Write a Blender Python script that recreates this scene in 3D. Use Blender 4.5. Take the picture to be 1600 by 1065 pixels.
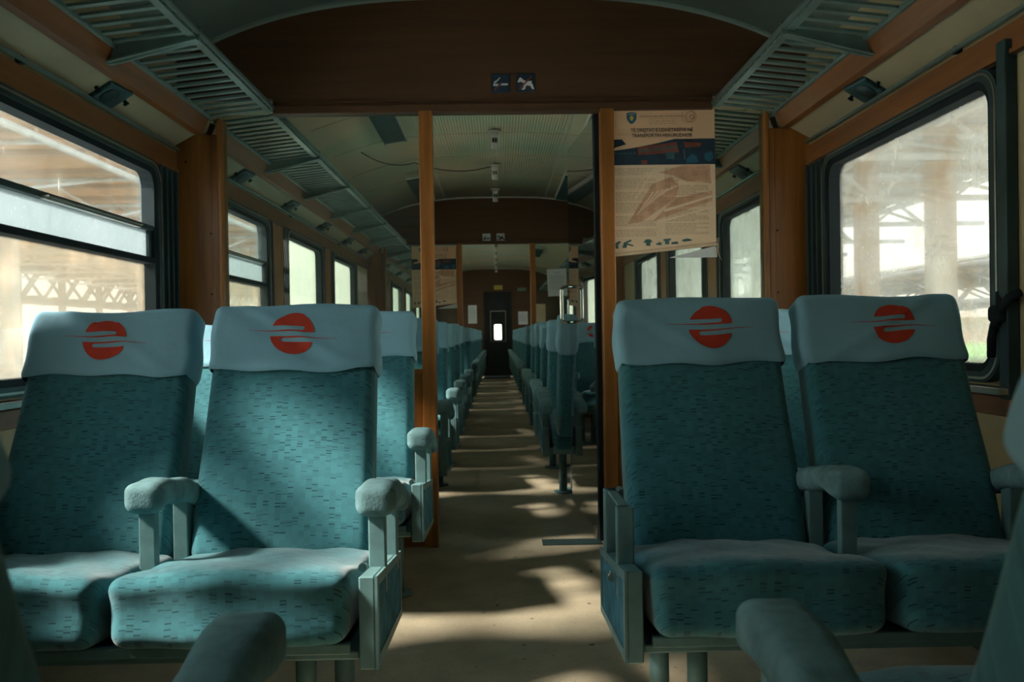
import bpy, bmesh, math, random
from mathutils import Vector, Matrix
R = math.radians
random.seed(7)
C = bpy.context.scene.collection
scn = bpy.context.scene
for o in list(bpy.data.objects): bpy.data.objects.remove(o)

# ------------------------------------------------------------------ camera
F = 1400.0
cd = bpy.data.cameras.new('camera'); cam = bpy.data.objects.new('camera', cd); C.objects.link(cam)
cd.sensor_width = 36; cd.lens = 36 * F / 1600; cd.clip_start = .05; cd.clip_end = 600
cam.location = (0, 0, .95)
cam.rotation_euler = (Matrix.Rotation(R(-.94), 3, 'Z') @ Matrix.Rotation(R(90 - .43), 3, 'X') @ Matrix.Rotation(R(-.9), 3, 'Z')).to_euler()
cd.dof.use_dof = True; cd.dof.focus_distance = 2.6; cd.dof.aperture_fstop = 7.0
scn.camera = cam

# ------------------------------------------------------------------ sky, sun, exposure
w = bpy.data.worlds.new('world'); scn.world = w; w.use_nodes = True
nt = w.node_tree; nt.nodes.clear()
tc = nt.nodes.new('ShaderNodeTexCoord'); sp = nt.nodes.new('ShaderNodeSeparateXYZ')
cr = nt.nodes.new('ShaderNodeValToRGB'); bg = nt.nodes.new('ShaderNodeBackground'); wo = nt.nodes.new('ShaderNodeOutputWorld')
nt.links.new(tc.outputs['Generated'], sp.inputs[0]); nt.links.new(sp.outputs['Z'], cr.inputs[0]); nt.links.new(cr.outputs[0], bg.inputs[0]); nt.links.new(bg.outputs[0], wo.inputs[0])
e = cr.color_ramp.elements
e[0].position = 0.0; e[0].color = (1.0, .97, .80, 1)
e[1].position = .6; e[1].color = (.42, .76, 1.0, 1)
m_ = e.new(.15); m_.color = (.92, .98, .90, 1)
bg.inputs[1].default_value = 3.4
sd = bpy.data.lights.new('sun', 'SUN'); sun = bpy.data.objects.new('sun', sd); C.objects.link(sun)
sd.energy = 18.0; sd.angle = R(11); sd.color = (1.0, .93, .82)
SUN_EL, SUN_AZ = R(43), R(76)          # travels towards +X and a little +Y
dirv = Vector((math.cos(SUN_EL) * math.sin(SUN_AZ), math.cos(SUN_EL) * math.cos(SUN_AZ), -math.sin(SUN_EL)))
sun.rotation_euler = dirv.to_track_quat('-Z', 'Y').to_euler()
vs = scn.view_settings
vs.view_transform = 'Standard'; vs.look = 'None'; vs.gamma = 1; vs.use_curve_mapping = False; vs.exposure = 0.85

# ------------------------------------------------------------------ materials
def newmat(name):
    m = bpy.data.materials.new(name); m.use_nodes = True
    return m, m.node_tree, m.node_tree.nodes['Principled BSDF']
def N(nt, t, **k):
    n = nt.nodes.new('ShaderNode' + t)
    for a, b in k.items(): setattr(n, a, b)
    return n
def math_(nt, op, a, b=None, c=None):
    n = N(nt, 'Math', operation=op)
    for i, v in enumerate((a, b, c)):
        if v is None: continue
        if isinstance(v, (int, float)): n.inputs[i].default_value = v
        else: nt.links.new(v, n.inputs[i])
    return n.outputs[0]
def mixc(nt, fac, a, b, mode='MIX'):
    n = N(nt, 'Mix', data_type='RGBA', blend_type=mode)
    for s, v in ((n.inputs['Factor'], fac), (n.inputs['A'], a), (n.inputs['B'], b)):
        if isinstance(v, (int, float)): s.default_value = v
        elif isinstance(v, tuple): s.default_value = (*v, 1)
        else: nt.links.new(v, s)
    return n.outputs['Result']
def coords(nt, scale=(1, 1, 1)):
    t = N(nt, 'TexCoord'); mp = N(nt, 'Mapping'); mp.inputs['Scale'].default_value = scale
    nt.links.new(t.outputs['Object'], mp.inputs[0]); return mp.outputs[0]
def noise(nt, vec, scale, detail=4, rough=.55):
    n = N(nt, 'TexNoise'); n.inputs['Scale'].default_value = scale; n.inputs['Detail'].default_value = detail; n.inputs['Roughness'].default_value = rough
    nt.links.new(vec, n.inputs['Vector']); return n.outputs['Fac']
def ramp(nt, f, a, b):
    n = N(nt, 'MapRange', clamp=True); n.inputs[1].default_value = a; n.inputs[2].default_value = b
    nt.links.new(f, n.inputs[0]); return n.outputs[0]
def bump(nt, bsdf, h, strength, dist=.002):
    b = N(nt, 'Bump'); b.inputs['Strength'].default_value = strength; b.inputs['Distance'].default_value = dist
    nt.links.new(h, b.inputs['Height']); nt.links.new(b.outputs[0], bsdf.inputs['Normal'])
def plain(name, col, rough=.6, metal=0, var=.25, scale=6, spec=.5, bmp=0):
    m, nt, b = newmat(name)
    v = coords(nt); n = noise(nt, v, scale, 6)
    d = tuple(c * (1 - var) for c in col); l = tuple(min(1, c * (1 + var)) for c in col)
    nt.links.new(mixc(nt, ramp(nt, n, .3, .7), d, l), b.inputs['Base Color'])
    b.inputs['Roughness'].default_value = rough; b.inputs['Metallic'].default_value = metal
    b.inputs['Specular IOR Level'].default_value = spec
    if bmp: bump(nt, b, noise(nt, v, scale * 12, 3), bmp)
    return m
def wood(name, col, axis='Z', rough=.38, dark=.55):
    m, nt, b = newmat(name)
    s = {'X': (1.2, 22, 22), 'Y': (22, 1.2, 22), 'Z': (22, 22, 1.2)}[axis]
    v = coords(nt, s); n1 = noise(nt, v, 1.0, 5, .6); n2 = noise(nt, v, 7, 3, .7)
    d = tuple(c * dark for c in col)
    c = mixc(nt, ramp(nt, n1, .3, .72), d, col)
    c = mixc(nt, math_(nt, 'MULTIPLY', ramp(nt, n2, .5, .8), .45), c, tuple(x * .45 for x in col))
    c = mixc(nt, math_(nt, 'MULTIPLY', ramp(nt, noise(nt, coords(nt), 2.2, 5), .45, .8), .35), c, tuple(x * .6 for x in col))
    nt.links.new(c, b.inputs['Base Color']); b.inputs['Roughness'].default_value = rough
    bump(nt, b, n1, .15, .001)
    return m
def fabric(name, base, dash, amount=.70):
    m, nt, b = newmat(name)
    t = N(nt, 'TexCoord'); s = N(nt, 'SeparateXYZ'); nt.links.new(t.outputs['Object'], s.inputs[0])
    u = math_(nt, 'DIVIDE', s.outputs[0], .0155); v = math_(nt, 'DIVIDE', math_(nt, 'ADD', s.outputs[2], s.outputs[1]), .0074)
    cx = math_(nt, 'FLOOR', u)
    w1 = N(nt, 'TexWhiteNoise', noise_dimensions='1D'); nt.links.new(cx, w1.inputs['W'])
    v2 = math_(nt, 'ADD', v, math_(nt, 'MULTIPLY', w1.outputs[0], 5)); cy = math_(nt, 'FLOOR', v2)
    cb = N(nt, 'CombineXYZ'); nt.links.new(cx, cb.inputs[0]); nt.links.new(cy, cb.inputs[1])
    w2 = N(nt, 'TexWhiteNoise', noise_dimensions='2D'); nt.links.new(cb.outputs[0], w2.inputs['Vector'])
    on = ramp(nt, w2.outputs[0], amount, 1.0)
    fv = math_(nt, 'FRACT', v2); fu = math_(nt, 'FRACT', u)
    band = math_(nt, 'MULTIPLY', math_(nt, 'LESS_THAN', fv, .42), math_(nt, 'LESS_THAN', fu, .93))
    mask = math_(nt, 'MULTIPLY', math_(nt, 'MULTIPLY', on, band), 1.0)
    # paler staggered blocks
    cy3 = math_(nt, 'FLOOR', math_(nt, 'DIVIDE', v2, 2)); cb2 = N(nt, 'CombineXYZ'); nt.links.new(cx, cb2.inputs[0]); nt.links.new(cy3, cb2.inputs[1])
    w3 = N(nt, 'TexWhiteNoise', noise_dimensions='2D'); nt.links.new(cb2.outputs[0], w3.inputs['Vector'])
    c = mixc(nt, math_(nt, 'MULTIPLY', w3.outputs[0], .7), base, tuple(min(1, x * 1.45) for x in base))
    vc = coords(nt)
    c = mixc(nt, math_(nt, 'MULTIPLY', ramp(nt, noise(nt, vc, 4, 5), .4, .75), .35), c, tuple(x * .62 for x in base))
    c = mixc(nt, mask, c, dash)
    nt.links.new(c, b.inputs['Base Color']); b.inputs['Roughness'].default_value = .95
    b.inputs['Specular IOR Level'].default_value = .15
    b.inputs['Sheen Weight'].default_value = .25; b.inputs['Sheen Roughness'].default_value = .5
    bump(nt, b, noise(nt, vc, 420, 2), .35, .001)
    return m
def cloth(name, col):
    m, nt, b = newmat(name)
    vc = coords(nt)
    c = mixc(nt, ramp(nt, noise(nt, vc, 3, 5), .35, .75), col, tuple(x * .8 for x in col))
    c = mixc(nt, math_(nt, 'MULTIPLY', ramp(nt, noise(nt, vc, 14, 6, .7), .6, .8), .25), c, (.30, .30, .25))
    nt.links.new(c, b.inputs['Base Color']); b.inputs['Roughness'].default_value = .9; b.inputs['Specular IOR Level'].default_value = .2
    n = noise(nt, coords(nt, (1, 1, 1)), 9, 3)
    bump(nt, b, n, .6, .012)
    return m
def dirty_glass(name, dirt, col=(.8, .82, .78), var=.15, rust=False, streak=False, trans=.65, tint=(1, 1, 1)):
    m, nt, b = newmat(name); nt.nodes.remove(b); out = nt.nodes['Material Output']
    v = coords(nt)
    n = noise(nt, v, 3.0, 8, .65); f = math_(nt, 'ADD', math_(nt, 'MULTIPLY', math_(nt, 'SUBTRACT', ramp(nt, n, .3, .7), .5), 2 * var), dirt)
    n2 = noise(nt, v, 60, 3, .7); f = math_(nt, 'ADD', f, math_(nt, 'MULTIPLY', ramp(nt, n2, .62, .72), .05 if streak else .22))
    if streak:
        n3 = noise(nt, coords(nt, (40, 130, 7)), 1.0, 2, .4); f = math_(nt, 'ADD', f, math_(nt, 'MULTIPLY', ramp(nt, n3, .69, .73), .40))
    f = math_(nt, 'MINIMUM', math_(nt, 'MAXIMUM', f, 0.0), 1.0)
    c = col
    if rust:
        c = mixc(nt, ramp(nt, noise(nt, v, 5, 6, .7), .5, .7), col, (.55, .42, .28))
    d = N(nt, 'BsdfDiffuse'); tl = N(nt, 'BsdfTranslucent'); 
    for x in (d, tl):
        if isinstance(c, tuple): x.inputs[0].default_value = (*c, 1)
        else: nt.links.new(c, x.inputs[0])
    ms = N(nt, 'MixShader'); ms.inputs[0].default_value = trans
    nt.links.new(d.outputs[0], ms.inputs[1]); nt.links.new(tl.outputs[0], ms.inputs[2])
    tp = N(nt, 'BsdfTransparent'); tp.inputs[0].default_value = (*tint, 1)
    gl = N(nt, 'BsdfGlossy'); gl.inputs['Roughness'].default_value = .05
    fr = N(nt, 'Fresnel'); fr.inputs[0].default_value = 1.35
    m1 = N(nt, 'MixShader'); nt.links.new(f, m1.inputs[0]); nt.links.new(tp.outputs[0], m1.inputs[1]); nt.links.new(ms.outputs[0], m1.inputs[2])
    m2 = N(nt, 'MixShader'); nt.links.new(math_(nt, 'MULTIPLY', fr.outputs[0], .8), m2.inputs[0]); nt.links.new(m1.outputs[0], m2.inputs[1]); nt.links.new(gl.outputs[0], m2.inputs[2])
    nt.links.new(m2.outputs[0], out.inputs[0])
    return m
def clear_glass(name, tint=(.86, .93, .9), ior=1.5, dirt=.04, boost=1.0):
    m, nt, b = newmat(name); nt.nodes.remove(b); out = nt.nodes['Material Output']
    tp = N(nt, 'BsdfTransparent'); tp.inputs[0].default_value = (*tint, 1)
    gl = N(nt, 'BsdfGlossy'); gl.inputs['Roughness'].default_value = .01
    df = N(nt, 'BsdfDiffuse'); df.inputs[0].default_value = (.5, .55, .5, 1)
    fr = N(nt, 'Fresnel'); fr.inputs[0].default_value = ior
    m1 = N(nt, 'MixShader'); m1.inputs[0].default_value = dirt; nt.links.new(tp.outputs[0], m1.inputs[1]); nt.links.new(df.outputs[0], m1.inputs[2])
    m2 = N(nt, 'MixShader'); nt.links.new(math_(nt, 'MINIMUM', math_(nt, 'MULTIPLY', fr.outputs[0], boost), 1.0), m2.inputs[0])
    nt.links.new(m1.outputs[0], m2.inputs[1]); nt.links.new(gl.outputs[0], m2.inputs[2]); nt.links.new(m2.outputs[0], out.inputs[0])
    return m
def ceiling_mat(name, a, bcol):
    m, nt, b = newmat(name)
    v = coords(nt)
    c = mixc(nt, ramp(nt, noise(nt, v, 1.3, 5), .35, .68), a, bcol)  # green to tan mottle imitates reflections, put into the paint colour
    s = N(nt, 'SeparateXYZ'); nt.links.new(v, s.inputs[0])
    # ribbed, perforated centre sheets
    cen = math_(nt, 'LESS_THAN', math_(nt, 'ABSOLUTE', s.outputs[0]), .53)
    rib = math_(nt, 'SINE', math_(nt, 'MULTIPLY', s.outputs[0], 2 * math.pi / .021))
    ribm = math_(nt, 'MULTIPLY', ramp(nt, rib, .1, .9), math_(nt, 'MULTIPLY', cen, .5))
    c = mixc(nt, ribm, c, tuple(x * .45 for x in a))
    nt.links.new(c, b.inputs['Base Color']); b.inputs['Roughness'].default_value = .32
    b.inputs['Specular IOR Level'].default_value = .6
    bump(nt, b, math_(nt, 'MULTIPLY', rib, cen), .5, .003)
    return m
def floor_mat():
    m, nt, b = newmat('worn_linoleum')
    v = coords(nt)
    c = mixc(nt, ramp(nt, noise(nt, v, 1.6, 7, .65), .35, .7), (.30, .25, .165), (.50, .43, .30))
    c = mixc(nt, math_(nt, 'MULTIPLY', ramp(nt, noise(nt, v, 4, 6, .7), .5, .75), .6), c, (.20, .21, .15))
    c = mixc(nt, math_(nt, 'MULTIPLY', ramp(nt, noise(nt, v, 120, 3, .7), .56, .66), .35), c, (.08, .07, .05))
    c = mixc(nt, ramp(nt, noise(nt, v, 24, 2, .4), .72, .76), c, (.05, .04, .03))
    nt.links.new(c, b.inputs['Base Color'])
    rr = N(nt, 'MapRange'); rr.inputs[3].default_value = .42; rr.inputs[4].default_value = .75
    nt.links.new(noise(nt, v, 5, 4), rr.inputs[0]); nt.links.new(rr.outputs[0], b.inputs['Roughness'])
    bump(nt, b, noise(nt, v, 60, 4), .15, .001)
    return m

M = dict(
    fab=fabric('teal_dashed_upholstery', (.042, .158, .182), (.010, .052, .070)),
    fabside=plain('teal_plain_upholstery', (.13, .27, .27), .95, var=.3, scale=12, spec=.15, bmp=.5),
    pad=plain('worn_armrest_velour', (.15, .27, .28), .95, var=.35, scale=16, spec=.15, bmp=.6),
    inset=plain('blue_felt_inset', (.07, .20, .25), .95, var=.35, scale=18, spec=.1, bmp=.4),
    cover=cloth('blue_grey_cotton', (.25, .47, .57)),
    emblem=plain('red_print', (.52, .055, .030), .85, var=.1, scale=30, spec=.2),
    metal=plain('grey_green_enamel', (.12, .23, .23), .45, var=.25, scale=14),
    rackm=plain('rack_enamel', (.16, .25, .23), .35, metal=.3, var=.2, scale=8),
    chrome=plain('polished_steel', (.75, .76, .72), .16, metal=1, var=.05),
    alu=plain('dull_aluminium', (.42, .42, .38), .35, metal=1, var=.15, scale=12),
    doorblack=plain('dark_door_paint', (.010, .013, .014), .45, var=.3),
    dark=plain('black_rubber', (.018, .026, .028), .85, var=.2, spec=.08),
    darkmetal=plain('dark_green_metal', (.028, .055, .055), .5, var=.3, spec=.25),
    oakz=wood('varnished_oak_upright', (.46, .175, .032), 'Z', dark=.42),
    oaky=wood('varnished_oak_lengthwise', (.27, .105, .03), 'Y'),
    oakx=wood('varnished_oak_crosswise_dimmed', (.12, .055, .020), 'X', rough=.5),  # same oak darkened; the dim light on the headers is in its colour
    cream=plain('cream_laminate', (.42, .36, .20), .45, var=.12, scale=3),
    creamd=plain('cream_cove_laminate', (.42, .37, .23), .4, var=.15, scale=2.5),
    ceil1=plain('ceiling_paint', (.24, .34, .30), .4, var=.15, scale=1.5),
    ceil2=ceiling_mat('ribbed_ceiling', (.44, .56, .38), (.78, .58, .38)),
    floor=floor_mat(),
    white=plain('white_print', (.75, .76, .72), .7, var=.05),
    paper=plain('white_paper', (.62, .66, .66), .8, var=.04),
    papert=plain('tan_poster_paper', (.78, .50, .30), .75, var=.1, scale=3),
    papert2=plain('beige_poster_paper', (.80, .60, .40), .75, var=.1, scale=3),
    ink=plain('dark_ink', (.04, .035, .05), .8, var=.1),
    inkb=plain('brown_ink', (.26, .12, .06), .8, var=.1),
    blush=plain('faded_red_ink', (.62, .36, .22), .8, var=.2, scale=20),
    palei=plain('pale_ink', (.82, .64, .44), .8, var=.1),
    navy=plain('navy_print', (.012, .035, .06), .7, var=.3, scale=20),
    bluei=plain('blue_ink', (.02, .13, .20), .7, var=.1),
    redi=plain('dull_red_ink', (.20, .055, .035), .7, var=.3, scale=25),
    teali=plain('teal_ink', (.045, .12, .12), .7, var=.3, scale=25),
    gold=plain('yellow_ink', (.55, .40, .06), .7, var=.1),
    lampbox=plain('lamp_grille_metal', (.025, .075, .08), .35, var=.3, scale=10),
    lampw=plain('lamp_white_metal', (.55, .56, .50), .4, var=.1),
    steelw=plain('white_truss_paint', (.72, .72, .68), .6, var=.15, scale=3),
    steeld=plain('grey_truss_paint', (.16, .17, .17), .6, var=.2, scale=3),
    tanroof=plain('tan_corrugated_sheet', (.78, .50, .29), .7, var=.12, scale=1.2),
    greyroof=plain('grey_corrugated_sheet', (.42, .40, .34), .7, var=.3, scale=1.2),
    concrete=plain('concrete', (.62, .60, .55), .85, var=.15, scale=2),
    brownc=plain('brown_column_paint', (.55, .42, .30), .7, var=.15, scale=2),
    ballast=plain('track_ballast', (.50, .47, .42), .95, var=.3, scale=5),
    grass=plain('grass', (.22, .42, .10), .95, var=.3, scale=2),
    pink=plain('pink_render', (.70, .42, .38), .9, var=.1),
    gclear=dirty_glass('clean_window_glass', .01, col=(.55, .55, .5), streak=True, var=.04),
    gfrost=dirty_glass('frosted_window_glass', .62, col=(.38, .45, .47), var=.14),
    glow=dirty_glass('dusty_window_glass', .34, col=(.27, .235, .17), var=.08, rust=True),
    gright=dirty_glass('stained_window_glass', .26, col=(.78, .76, .70), var=.2, rust=True),
    gpale=dirty_glass('milky_window_glass', .68, col=(.55, .58, .50), var=.1),
    gpaler=dirty_glass('milky_spotted_window_glass', .50, col=(.78, .80, .76), var=.28),
    gpart=clear_glass('partition_glass', (.90, .95, .92), 1.45, .03, .8),
    gdoor=clear_glass('door_glass', (.62, .78, .72), 1.6, .05, 2.2),
)

# ------------------------------------------------------------------ mesh helpers
def link(name, me, mat=None, parent=None):
    o = bpy.data.objects.new(name, me); C.objects.link(o)
    if mat is not None and me is not None and not me.materials: me.materials.append(mat)
    if parent: o.parent = parent
    return o
def tag(o, label=None, cat=None, group=None, kind=None):
    if label: o['label'] = label
    if cat: o['category'] = cat
    if group: o['group'] = group
    if kind: o['kind'] = kind
    return o
def empty(name, loc=(0, 0, 0), rz=0):
    o = bpy.data.objects.new(name, None); C.objects.link(o); o.location = loc; o.rotation_euler = (0, 0, rz); o.empty_display_size = .1
    return o
class MB:
    def __init__(s): s.bm = bmesh.new()
    def box(s, a, b, bev=0, mi=0):
        x0, y0, z0 = [min(p, q) for p, q in zip(a, b)]; x1, y1, z1 = [max(p, q) for p, q in zip(a, b)]
        vs = [s.bm.verts.new(p) for p in ((x0, y0, z0), (x1, y0, z0), (x1, y1, z0), (x0, y1, z0), (x0, y0, z1), (x1, y0, z1), (x1, y1, z1), (x0, y1, z1))]
        fs = [s.bm.faces.new([vs[i] for i in f]) for f in ((0, 3, 2, 1), (4, 5, 6, 7), (0, 1, 5, 4), (1, 2, 6, 5), (2, 3, 7, 6), (3, 0, 4, 7))]
        for f in fs: f.material_index = mi
        if bev:
            ed = list({e for f in fs for e in f.edges})
            r = bmesh.ops.bevel(s.bm, geom=ed, offset=bev, segments=2, affect='EDGES', profile=.5)
            for f in r['faces']: f.material_index = mi
        return s
    def prism(s, pts, d, mi=0):
        """pts: list of 3D points of a planar polygon; d: extrusion vector"""
        d = Vector(d); a = [s.bm.verts.new(p) for p in pts]; b = [s.bm.verts.new(Vector(p) + d) for p in pts]; n = len(pts)
        fs = [s.bm.faces.new(a[::-1]), s.bm.faces.new(b)] + [s.bm.faces.new((a[i], a[(i + 1) % n], b[(i + 1) % n], b[i])) for i in range(n)]
        for f in fs: f.material_index = mi
        return s
    def poly(s, pts, mi=0):
        f = s.bm.faces.new([s.bm.verts.new(p) for p in pts]); f.material_index = mi; return s
    def tube(s, pts, r, seg=10, r2=None, mi=0):
        pts = [Vector(p) for p in pts]; n = len(pts); rings = []
        up = None
        for i, p in enumerate(pts):
            t = (pts[min(i + 1, n - 1)] - pts[max(i - 1, 0)]).normalized()
            if up is None: up = t.orthogonal().normalized()
            up = (up - t * up.dot(t)).normalized(); sd_ = t.cross(up)
            rr = r if r2 is None else r + (r2 - r) * i / (n - 1)
            rings.append([s.bm.verts.new(p + (up * math.cos(k * 2 * math.pi / seg) + sd_ * math.sin(k * 2 * math.pi / seg)) * rr) for k in range(seg)])
        for i in range(n - 1):
            for k in range(seg):
                f = s.bm.faces.new((rings[i][k], rings[i][(k + 1) % seg], rings[i + 1][(k + 1) % seg], rings[i + 1][k])); f.smooth = True; f.material_index = mi
        s.bm.faces.new(rings[0][::-1]).material_index = mi; s.bm.faces.new(rings[-1]).material_index = mi
        return s
    def done(s, name, mat=None, parent=None, smooth=False):
        bmesh.ops.recalc_face_normals(s.bm, faces=s.bm.faces)
        me = bpy.data.meshes.new(name); s.bm.to_mesh(me); s.bm.free()
        if smooth: me.polygons.foreach_set('use_smooth', [True] * len(me.polygons))
        mats = mat if isinstance(mat, (list, tuple)) else [mat]
        for m in mats: me.materials.append(m)
        return link(name, me, None, parent)
def rbox_mesh(name, half, r, n=(8, 8, 8), k=3, deform=None, cull=None):
    """rounded box: grid surface, corners rounded with radius r, then a deform function"""
    def axis(h, m):
        inn = h - r; out = [-(inn + r * math.tan(math.pi / 4 * (1 - i / k))) for i in range(k)]
        mid = [-inn + 2 * inn * i / m for i in range(m + 1)]
        return out + mid + [-x for x in out[::-1]]
    ax = [axis(half[i], n[i]) for i in range(3)]
    bm = bmesh.new(); cache = {}
    def V(p):
        key = tuple(round(c, 6) for c in p)
        if key in cache: return cache[key]
        q = Vector(p); c = Vector([max(-(half[i] - r), min(half[i] - r, q[i])) for i in range(3)]); d = q - c
        if d.length > 1e-9: q = c + d.normalized() * r
        if deform: q = Vector(deform(q))
        v = bm.verts.new(q); cache[key] = v; return v
    for a in range(3):
        b, c = (a + 1) % 3, (a + 2) % 3
        for sgn in (-1, 1):
            if cull and cull(a, sgn): continue
            for i in range(len(ax[b]) - 1):
                for j in range(len(ax[c]) - 1):
                    def P(x, y):
                        p = [0, 0, 0]; p[a] = sgn * half[a]; p[b] = x; p[c] = y; return tuple(p)
                    q = [V(P(ax[b][i], ax[c][j])), V(P(ax[b][i + 1], ax[c][j])), V(P(ax[b][i + 1], ax[c][j + 1])), V(P(ax[b][i], ax[c][j + 1]))]
                    if sgn < 0: q = q[::-1]
                    try: bm.faces.new(q)
                    except ValueError: pass
    me = bpy.data.meshes.new(name); bm.to_mesh(me); bm.free()
    me.polygons.foreach_set('use_smooth', [True] * len(me.polygons))
    return me
def mesh_from(name, mb, mat, smooth=False):
    o = mb.done(name, mat, None, smooth); me = o.data; bpy.data.objects.remove(o); return me
def text_mesh(name, body, size, mat, parent, loc, rot, align='CENTER', extrude=.0004, xscale=1.0):
    cu = bpy.data.curves.new(name, 'FONT'); cu.body = body; cu.size = size; cu.align_x = align; cu.extrude = extrude; cu.resolution_u = 3
    t = bpy.data.objects.new(name, cu); C.objects.link(t)
    bpy.context.view_layer.update()
    me = bpy.data.meshes.new_from_object(t.evaluated_get(bpy.context.evaluated_depsgraph_get()))
    bpy.data.objects.remove(t); me.materials.clear(); me.materials.append(mat); me.name = name
    o = bpy.data.objects.new(name, me); C.objects.link(o); o.parent = parent; o.location = loc; o.rotation_euler = rot; o.scale = (xscale, 1, 1)
    return o

# ------------------------------------------------------------------ dimensions
WX = 1.42                     # inner wall plane
GZ0, GZ1 = .83, 1.645         # glass height
YA, YB, YC = 4.03, 9.9, 20.6  # partitions and end wall
Y_BACK = -3.2
def arch(x): return 2.465 - .19 * (abs(x) / 1.25) ** 3
WIN = []                      # (centre, half width)
WIN += [(-1.5, .57), (1.36, .62), (3.10, .62)]      # the pair nearest the camera is nudged per side below
WIN += [(4.95, .57), (6.64, .57), (8.33, .57)]
y = 10.9
while y < 20: WIN.append((y, .57)); y += 1.74

# ------------------------------------------------------------------ setting: floor, ceiling, walls
mb = MB(); mb.box((-1.462, Y_BACK, -.06), (1.462, YC + .02, 0)); tag(mb.done('floor', M['floor']), kind='structure')
def ceiling(name, y0, y1, mat):
    mb = MB(); n = 48; lo = []; hi = []
    for i in range(n + 1):
        x = -1.46 + 2.92 * i / n; lo.append((x, arch(x)))
    pts = [(x, y0, z) for x, z in lo] + [(1.46, y0, 2.56), (-1.46, y0, 2.56)]
    # bottom skin + closed body
    bm = mb.bm
    a = [bm.verts.new((x, y0, z)) for x, z in lo]; b = [bm.verts.new((x, y1, z)) for x, z in lo]
    a2 = [bm.verts.new((x, y0, z + .05)) for x, z in lo]; b2 = [bm.verts.new((x, y1, z + .05)) for x, z in lo]
    for i in range(n):
        f = bm.faces.new((a[i], a[i + 1], b[i + 1], b[i])); f.smooth = True
        f = bm.faces.new((a2[i], b2[i], b2[i + 1], a2[i + 1])); f.smooth = True
        bm.faces.new((a[i], a2[i], a2[i + 1], a[i + 1])); bm.faces.new((b[i], b[i + 1], b2[i + 1], b2[i]))
    bm.faces.new((a[0], b[0], b2[0], a2[0])); bm.faces.new((a[n], a2[n], b2[n], b[n]))
    return tag(mb.done(name, mat), kind='structure')
ceiling('ceiling', Y_BACK, YA + .02, M['ceil1'])
c2 = ceiling('ceiling_middle', YA + .02, YB + .02, M['ceil2'])
c3 = ceiling('ceiling_far', YB + .02, YC + .02, M['ceil2'])
# ceiling joint strips
tn = 0
def trim(mb, mat, parent=None):
    global tn; tn += 1
    return tag(mb.done('trim_%d' % tn, mat, parent), kind='structure')
def arch_strip(y0, y1, dz0, dz1, xm=1.25):
    mb = MB(); n = 40
    for i in range(n):
        x0 = -xm + 2 * xm * i / n; x1 = -xm + 2 * xm * (i + 1) / n
        bm = mb.bm
        p = [(x0, y0, arch(x0) - dz1), (x1, y0, arch(x1) - dz1), (x1, y1, arch(x1) - dz1), (x0, y1, arch(x0) - dz1),
             (x0, y0, arch(x0) + dz0), (x1, y0, arch(x1) + dz0), (x1, y1, arch(x1) + dz0), (x0, y1, arch(x0) + dz0)]
        v = [bm.verts.new(q) for q in p]
        for f in ((0, 3, 2, 1), (0, 1, 5, 4), (3, 7, 6, 2)): bm.faces.new([v[i] for i in f])
    bmesh.ops.remove_doubles(mb.bm, verts=mb.bm.verts, dist=1e-5)
    return mb
for yy in (YA - .012, YB - .012, YC - .012): trim(arch_strip(yy - .02, yy + .012, .002, .010), M['ceil1'] if yy < 5 else M['lampw'])
for yy in (5.9, 6.75, 7.6, 8.45, 11.8, 13.6, 15.4, 17.2, 19.0): trim(arch_strip(yy - .006, yy + .006, .002, .002, 1.2), M['creamd'])
for sx in (-1, 1):
    mb = MB(); mb.box((sx * .54, YA + .03, arch(.54) - .004), (sx * .552, YB - .03, arch(.545) + .01)); trim(mb, M['lampw'])

def wall(name, sx):
    mb = MB(); X0, X1 = sx * WX, sx * (WX + .042)
    z0, z1 = GZ0 - .03, GZ1 + .03
    mb.box((X0, Y_BACK, 0), (X1, YC, z0)); mb.box((X0, Y_BACK, z1), (X1, YC, 2.32))
    ys = [Y_BACK]
    for c, h in WIN: ys += [c - h - .03, c + h + .03]
    if sx > 0: ys[5] += .03; ys[6] += .03
    else: ys[3] += .16; ys[4] += .22
    ys.append(YC)
    for i in range(0, len(ys), 2):
        if ys[i + 1] > ys[i]: mb.box((X0, ys[i], z0), (X1, ys[i + 1], z1))
    return tag(mb.done(name, M['cream']), kind='structure')
wall('wall_left', -1); wall('wall_right', 1)
mb = MB(); mb.box((-1.46, Y_BACK - .05, 0), (1.46, Y_BACK, 2.45)); tag(mb.done('wall_back', M['cream']), kind='structure')

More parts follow.
